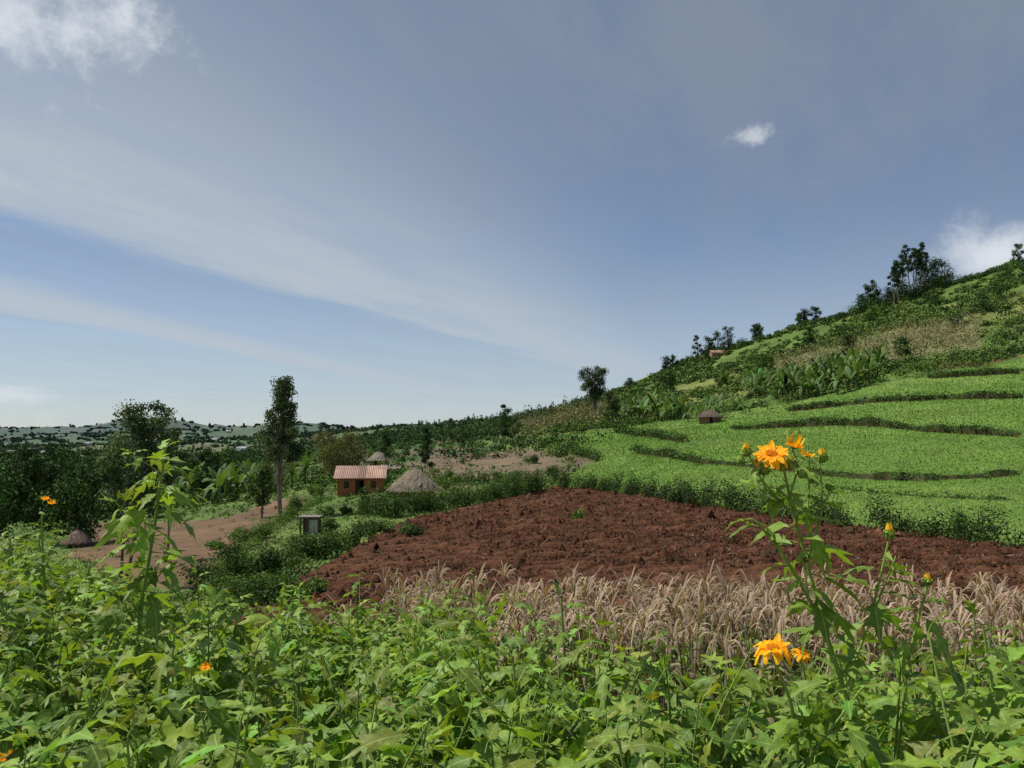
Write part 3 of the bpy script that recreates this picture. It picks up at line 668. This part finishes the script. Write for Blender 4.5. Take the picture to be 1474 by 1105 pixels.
def shoot(ac,lv,base,top,nl,big,curve=.05,frac=.75,r0=.006,top_small=.3,col=TC0):
    base=np.array(base,float);top=np.array(top,float);t=np.linspace(0,1,8)
    bow=rng.normal(size=3)*curve;bow[2]=0
    pts=base+(top-base)*t[:,None]+np.sin(t*math.pi)[:,None]*bow
    tube(ac,pts,r0*(1-.65*t),SC,1,5)
    a0=rng.uniform(0,6.28)
    for k in range(nl):
        f=1-frac*(k/nl)**1.15
        p=np.array([np.interp(f,t,pts[:,i]) for i in range(3)])
        a=a0+k*2.4+rng.normal()*.25
        young=math.exp(-k/3.0)
        el=.95*young-.2+rng.normal()*.33-.25*(k/nl)
        d=np.array([math.cos(a)*math.cos(el),math.sin(a)*math.cos(el),math.sin(el)])
        sz=big*(top_small+(1-top_small)*min(1,(k+.3)/5.))*rng.uniform(.65,1.2)
        pet=p+d*sz*.28+np.array([0,0,.01])
        tube(ac,[p,pet],[.002,.0015],SC,1,3)
        c=col*rng.uniform(.45,1.15)*np.array([1+.3*young,1+.12*young,1+.3*young])*(1+.09*rng.normal(size=3))
        lv.add(pet,d,sz,c)
    return pts
def canopy(x,y):
    u=x/y
    z=-.71-.13*(y-1.8)
    z=z+np.clip((-.44-u)/.22,0,1)*np.clip((y-1)/3.5,0,1)*.45
    z=z+np.clip((u-.5)/.2,0,1)*.12
    return z
ac=Acc();lv=Leaves();cnt=0
while cnt<960:
    y=math.sqrt(rng.uniform(1.2**2,5.9**2));u=rng.uniform(-.85,.88);x=u*y
    ymax=5.5 if u<-.1 else (5.5-(u+.1)/.18*2.4 if u<.08 else 3.1)
    if y>ymax: continue
    cnt+=1
    zt=canopy(x,y)+rng.normal()*.085-(.15 if rng.random()<.4 else 0)+(.12 if rng.random()<.08 else 0)
    L=rng.uniform(.5,.75)
    ln=rng.normal(size=2)*.1
    shoot(ac,lv,(x-ln[0],y-ln[1],zt-L),(x+ln[0],y+ln[1],zt),17,rng.uniform(.085,.132),col=TC0*rng.uniform(.7,1.15)*np.array([rng.uniform(.8,1.12),1,1]))
    tube(ac,[(x-ln[0],y-ln[1],zt-L),(x-ln[0]*1.4,y-ln[1]*1.4,float(H(x,y)))],[.007,.011],(.10,.12,.05),1,4)
lv.flush(ac);ac.build('tithonia_bushes',[M_tith,M_stem],smooth=True)

def flower(ac,p,nrm,R,n=13,droopf=.1,mp=0):
    p=np.array(p,float);nrm=unit(np.array(nrm,float));a=unit(np.cross(nrm,[.1,.9,.3]));b=np.cross(nrm,a)
    for k in range(n*2):
        th=k/(n*2)*2*math.pi*2+rng.normal()*.1
        d=math.cos(th)*a+math.sin(th)*b;sd=-math.sin(th)*a+math.cos(th)*b
        tip=rng.uniform(.8,1.08)*R;w=R*.19;dr=-droopf*R*rng.uniform(-.5,2)+(.2*R if k>=n else 0)
        V=[p+d*R*.2-sd*w*.4,p+d*R*.2+sd*w*.4,p+d*tip*.65+sd*w+nrm*.1*R,p+d*tip*.65-sd*w+nrm*.1*R,p+d*tip*.93+nrm*dr+sd*w*.45,p+d*tip*.62+nrm*.02*R,p+d*tip*.93+nrm*dr-sd*w*.45,p+d*tip+nrm*dr]
        ac.add(V,[(0,1,5),(1,2,5),(0,5,3),(5,2,4),(5,4,7),(5,7,6),(5,6,3)],jit((.90,.50,.016),1,.06,.03)[0],mp)
    m=160;r=np.sqrt(np.arange(m)/m)*R*.3;th=np.arange(m)*2.399
    P=p+np.cos(th)[:,None]*r[:,None]*a+np.sin(th)[:,None]*r[:,None]*b+nrm*(.12*R-(r**2)[:,None]/R*.6)
    cards(ac,P,R*.13,jit((.72,.34,.02),m,.15),asp=.6,m=mp,nrm=np.tile(nrm,(m,1)))
    for k in range(12):
        th=k/12*6.28;d=math.cos(th)*a+math.sin(th)*b;sd=-math.sin(th)*a+math.cos(th)*b
        V=[p-nrm*.3*R,p-nrm*.12*R+d*R*.22-sd*R*.1,p-nrm*.12*R+d*R*.22+sd*R*.1,p+d*R*.38-nrm*.0*R]
        ac.add(V,[(0,1,2),(1,3,2)],(.16,.28,.04),1)
def bud(ac,p,r,yellow=.5,mp=0):
    p=np.array(p,float)
    m=90;d=unit(rng.normal(size=(m,3)));P=p+d*[r*.9,r*.9,r*.8]
    cards(ac,P,r*.9,jit((.25,.38,.06),m,.2),m=1,nrm=d,asp=.7)
    for k in range(12):
        a=k/12*6.28;dd=np.array([math.cos(a),math.sin(a),0]);sd=np.array([-math.sin(a),math.cos(a),0])*r*.3
        V=[p+dd*r*.75-sd+[0,0,r*.2],p+dd*r*.75+sd+[0,0,r*.2],p+dd*r*.35+[0,0,r*(1.2+yellow)]]
        ac.add(V,[(0,1,2)],(.86,.52,.02) if yellow>.3 else (.30,.42,.05),mp if yellow>.3 else 1)
ac=Acc();lv=Leaves()
def stem(L,r0,r1,d=1.9,nl=0,sz=.1,skip=.1,col=TC0):
    P=np.array([A(px,py,d+dd) for px,py,dd in L]);n=len(P);t=np.linspace(0,1,n)
    tt=np.linspace(0,1,n*4);PP=np.c_[[np.interp(tt,t,P[:,i]) for i in range(3)]].T
    for _ in range(3): PP[1:-1]=(PP[:-2]+PP[1:-1]*2+PP[2:])/4
    tube(ac,PP,np.interp(tt,[0,1],[r0,r1]),(.22,.32,.06),1,6)
    a0=rng.uniform(0,6)
    for k in range(nl):
        f=1-skip-(1-skip)*.9*k/max(nl,1);p=np.array([np.interp(f,tt,PP[:,i]) for i in range(3)])
        a=a0+k*2.5;el=.25+rng.normal()*.3-.45*(k/nl)
        dd=np.array([math.cos(a)*math.cos(el),math.sin(a)*math.cos(el)*.6,math.sin(el)])
        s=sz*rng.uniform(.6,1.1)*(.45+.55*min(1,k/3));pe=p+dd*s*.3
        tube(ac,[p,pe],[.002,.0015],(.2,.3,.05),1,3);lv.add(pe,dd,s,col*rng.uniform(.6,1.1))
stem([(1245,1105,0),(1218,1000,0),(1185,900,0),(1162,810,.02),(1140,730,.02),(1125,660,.02)],.0065,.003,nl=22,sz=.10)
stem([(1180,890,0),(1130,800,-.02),(1085,745,-.03),(1068,750,-.03)],.0045,.002,nl=8,sz=.08)
stem([(1162,810,0),(1185,735,.03),(1180,665,.05)],.004,.002,nl=8,sz=.07)
stem([(1140,740,0),(1095,690,0),(1078,655,0)],.003,.0018,nl=8,sz=.055)
stem([(1135,720,0),(1150,670,.03),(1140,645,.03)],.003,.002,nl=6,sz=.055)
stem([(1160,760,0),(1165,700,.03),(1165,655,.02)],.003,.0016,nl=5,sz=.05)
stem([(1120,720,0),(1098,700,0),(1100,678,0)],.0025,.0016,nl=4,sz=.05)
stem([(1150,740,.02),(1190,720,.02),(1195,702,.02)],.0025,.0016,nl=4,sz=.05)
stem([(1215,990,.05),(1250,900,.08),(1265,840,.1),(1280,775,.1)],.0045,.0025,nl=11,sz=.09)
stem([(1262,870,.1),(1290,800,.1)],.003,.002,nl=5,sz=.06)
stem([(1290,1105,.1),(1305,960,.1),(1322,890,.1),(1335,842,.1)],.0045,.0025,nl=12,sz=.09)
stem([(1195,935,0),(1165,870,-.05),(1157,810,-.05)],.0035,.0018,nl=7,sz=.07)
stem([(1150,1105,-.1),(1140,1010,-.1),(1112,945,-.1)],.005,.003,nl=7,sz=.09,skip=.25)
stem([(1170,1060,.05),(1160,990,.05),(1155,950,.05)],.004,.0025,nl=5,sz=.08,skip=.3)
stem([(1440,1105,.1),(1430,1000,.1),(1415,900,.1)],.006,.0025,nl=16,sz=.11)
stem([(1380,1105,.3),(1385,1000,.3),(1392,930,.3)],.005,.0025,nl=12,sz=.11)
lv.flush(ac)
MP=2
flower(ac,A(1110,653,1.9),(-.15,-.45,.88),.048,droopf=.35,mp=MP)
flower(ac,A(1142,643,1.93),(.3,-.1,.95),.026,droopf=-.7,mp=MP)
flower(ac,A(1160,655,1.96),(.4,-.2,.9),.020,droopf=-.3,mp=MP)
flower(ac,A(1112,932,1.8),(-.1,-.22,.97),.045,droopf=.5,mp=MP)
flower(ac,A(1155,940,1.95),(.2,-.3,.9),.026,droopf=.4,mp=MP)
for px,py,r,yl,dd in ((1074,650,.013,.6,0),(1183,658,.014,.5,.05),(1066,662,.010,.1,0),(1140,667,.014,.1,0),(1100,678,.012,.1,0),(1170,690,.011,.1,0),(1280,768,.014,.9,.1),(1335,836,.012,.6,.1),(1157,802,.013,.2,-.05),(1195,700,.011,.1,.02),(1088,680,.010,.1,0),(1155,682,.011,.1,0),(1125,672,.011,.1,0)):
    bud(ac,A(px,py,1.9+dd),r,yl,mp=MP)
ac.build('tithonia_flower_plant',[M_tith,M_stem,M_petal],smooth=True)

def tall(name,L,dist,nl,big):
    ac=Acc();lv=Leaves()
    P=np.array([A(px,py,dist) for px,py in L])
    P=np.vstack([[P[0][0],P[0][1],P[0][2]-.5],P])
    tube(ac,P,np.linspace(.011,.004,len(P)),SC,1,6)
    L_=np.r_[0,np.cumsum(np.linalg.norm(P[1:]-P[:-1],axis=1))];L_/=L_[-1]
    a0=rng.uniform(0,6)
    for k in range(nl):
        f=1-.8*(k/nl);p=np.array([np.interp(f,L_,P[:,i]) for i in range(3)])
        a=a0+k*2.4;young=math.exp(-k/4);el=.9*young-.05+rng.normal()*.2-.35*k/nl
        dd=np.array([math.cos(a)*math.cos(el),math.sin(a)*math.cos(el),math.sin(el)])
        s=big*(.4+.6*min(1,k/6))*rng.uniform(.8,1.15);pe=p+dd*s*.35
        tube(ac,[p,pe],[.003,.002],SC,1,3);lv.add(pe,dd,s,TC0*rng.uniform(.55,1.05)*(1+.2*young))
        if k>3 and k%2==0:
            q=p+dd*big*rng.uniform(.7,1.4)+[0,0,rng.uniform(.08,.16)]
            shoot(ac,lv,p,q,8,big*.65,.01,.6,.004)
    lv.flush(ac);ac.build(name,[M_tith,M_stem],smooth=True)
tall('tithonia_stalk',[(170,1060),(195,960),(205,860),(222,760),(232,690),(238,645)],2.9,42,.135)
tall('tithonia_stalk',[(75,1000),(70,900),(62,810),(60,745)],3.9,24,.12)
tall('tithonia_stalk',[(20,960),(10,850),(15,775)],4.4,20,.12)
tall('tithonia_stalk',[(815,1000),(812,930),(808,862)],3.4,14,.13)
tall('tithonia_stalk',[(520,960),(515,900),(512,862)],4.4,12,.12)
tall('tithonia_stalk',[(115,950),(120,870),(130,810)],4.6,16,.12)
ac=Acc()
for px,py,dd in ((65,718,3.85),(74,724,3.85),(295,962,2.7),(12,1092,2.0)):
    flower(ac,A(px,py,dd),(.1,-.3,.95),.022,droopf=-.3)
ac.build('tithonia_flowers',[M_petal,M_stem])

# ------------------------------------------------------------- light, sky, camera
SD=Vector((-.50,.12,.84)).normalized()
el=math.asin(SD.z);az=math.atan2(SD.x,SD.y)
sun=D.lights.new('sun','SUN');sun.energy=5.0;sun.angle=math.radians(.5);sun.color=(1,.955,.87)
so=D.objects.new('sun',sun);scn.collection.objects.link(so);so.rotation_euler=(-SD).to_track_quat('-Z','Y').to_euler()
W=D.worlds.new('World');scn.world=W;W.use_nodes=True;nt=W.node_tree;N=nt.nodes;L=nt.links
for n_ in list(N): N.remove(n_)
out=N.new('ShaderNodeOutputWorld')
sky=N.new('ShaderNodeTexSky');sky.sky_type='NISHITA';sky.sun_disc=False;sky.sun_elevation=el;sky.sun_rotation=az
sky.air_density=1.0;sky.dust_density=.4;sky.ozone_density=1.3;sky.altitude=1800
bg=N.new('ShaderNodeBackground');bg.inputs[1].default_value=.1;L.new(sky.outputs[0],bg.inputs[0])
def V_(s,x): 
    if hasattr(x,'node'): L.new(x,s)
    else: s.default_value=x
def M2(op,a,b=None,c=None,cl=False):
    n_=N.new('ShaderNodeMath');n_.operation=op;n_.use_clamp=cl;V_(n_.inputs[0],a)
    if b is not None: V_(n_.inputs[1],b)
    if c is not None: V_(n_.inputs[2],c)
    return n_.outputs[0]
def SS(x,a,b,lo=0,hi=1):
    """smoothstep: value lo at a, hi at b (a<b)"""
    n_=N.new('ShaderNodeMapRange');n_.interpolation_type='SMOOTHSTEP'
    V_(n_.inputs[0],x);n_.inputs[1].default_value=a;n_.inputs[2].default_value=b;n_.inputs[3].default_value=lo;n_.inputs[4].default_value=hi
    return n_.outputs[0]
tc=N.new('ShaderNodeTexCoord');dirn=tc.outputs['Generated']
sp=N.new('ShaderNodeSeparateXYZ');L.new(dirn,sp.inputs[0]);dx,dy,dz=sp.outputs
zc=M2('MAXIMUM',dz,.03);Xp=M2('DIVIDE',dx,zc);Yp=M2('DIVIDE',dy,zc)
def noise(vec,scale,detail=4,rough=.6,dist=0):
    n_=N.new('ShaderNodeTexNoise');n_.inputs['Scale'].default_value=scale;n_.inputs['Detail'].default_value=detail;n_.inputs['Roughness'].default_value=rough;n_.inputs['Distortion'].default_value=dist
    L.new(vec,n_.inputs['Vector']);return n_.outputs[0]
def comb(a,b,c=0.0):
    n_=N.new('ShaderNodeCombineXYZ');V_(n_.inputs[0],a);V_(n_.inputs[1],b);V_(n_.inputs[2],c);return n_.outputs[0]
s1=M2('MULTIPLY_ADD',Yp,-.40,Xp);s2=M2('MULTIPLY_ADD',Yp,-.20,Xp)
nF=noise(comb(s1,M2('MULTIPLY',Yp,.33),2.0),1.7,7,.66)
nP=noise(dirn,9,6,.68)
nA=M2('SUBTRACT',nF,.5)
w1=M2('MULTIPLY_ADD',nA,.9,s1)
b1=M2('MULTIPLY',SS(w1,-4.0,-3.35,0,1),SS(w1,-2.9,-.7,1,0))
b1=M2('MULTIPLY',b1,M2('MULTIPLY',SS(Yp,11,18,1,0),SS(Yp,-1,1)))
b1=M2('MULTIPLY',b1,SS(nF,.25,.7,.6,1.0))
w2=M2('MULTIPLY_ADD',nA,.9,s2)
b2=M2('MULTIPLY',SS(w2,-5.6,-5.0,0,1),SS(w2,-4.75,-3.6,1,0))
b2=M2('MULTIPLY',b2,M2('MULTIPLY',SS(Yp,15,24,1,0),SS(Yp,-1,1)))
b2=M2('MULTIPLY',b2,SS(nF,.25,.7,.7,1.0))
veil=M2('MULTIPLY_ADD',SS(nF,.32,.68),.26,.22)
veil=M2('MULTIPLY',veil,SS(dz,.1,.5,.6,1.4))
dens=M2('MAXIMUM',M2('MULTIPLY',b1,.86),M2('MULTIPLY',b2,.95))
dens=M2('MAXIMUM',dens,SS(dz,0,.28,.55,.0))
def puff(px,py,r,sx=1.0,sz=1.0,k=2.2):
    a=(px-737)/F;b=(552.5-py)/F;v=Vector((a,CP-b*SP,b*CP+SP)).normalized()
    sb=N.new('ShaderNodeVectorMath');sb.operation='SUBTRACT';L.new(dirn,sb.inputs[0]);sb.inputs[1].default_value=v
    ml=N.new('ShaderNodeVectorMath');ml.operation='MULTIPLY';L.new(sb.outputs[0],ml.inputs[0]);ml.inputs[1].default_value=(1/sx,1,1/sz)
    ln=N.new('ShaderNodeVectorMath');ln.operation='LENGTH';L.new(ml.outputs[0],ln.inputs[0])
    d_=M2('DIVIDE',ln.outputs['Value'],r)
    return SS(M2('ADD',M2('MULTIPLY',M2('SUBTRACT',nP,.5),k),M2('MULTIPLY',M2('SUBTRACT',1.0,d_),.75)),.12,.75)
pf=M2('MULTIPLY',puff(20,25,.15,1.2,.9),.78)
pf=M2('MAXIMUM',pf,M2('MULTIPLY',puff(1080,198,.036,1.3,.55,3.0),.55))
pf=M2('MAXIMUM',pf,M2('MULTIPLY',puff(1445,365,.09,1.2,.65,1.4),.9))
pf=M2('MAXIMUM',pf,M2('MULTIPLY',puff(10,568,.05,1.3,.4),.5))
bgV=N.new('ShaderNodeBackground');bgV.inputs[0].default_value=(.28,.32,.37,1)
bgC=N.new('ShaderNodeBackground');bgC.inputs[0].default_value=(.49,.55,.61,1)
bgP=N.new('ShaderNodeBackground');bgP.inputs[0].default_value=(.76,.79,.84,1)
def mixs(f,a,b):
    n_=N.new('ShaderNodeMixShader');L.new(f,n_.inputs[0]);L.new(a,n_.inputs[1]);L.new(b,n_.inputs[2]);return n_.outputs[0]
sh=mixs(veil,bg.outputs[0],bgV.outputs[0]);sh=mixs(dens,sh,bgC.outputs[0]);sh=mixs(pf,sh,bgP.outputs[0])
L.new(sh,out.inputs[0])
cam=D.cameras.new('camera');co=D.objects.new('camera',cam);scn.collection.objects.link(co)
co.location=(0,0,0);co.rotation_euler=(math.pi/2+PITCH,0,0);cam.sensor_width=36;cam.lens=36*F/1474;cam.clip_end=20000;cam.clip_start=.05
scn.camera=co
scn.view_settings.view_transform='Standard';scn.view_settings.look='None';scn.view_settings.exposure=0
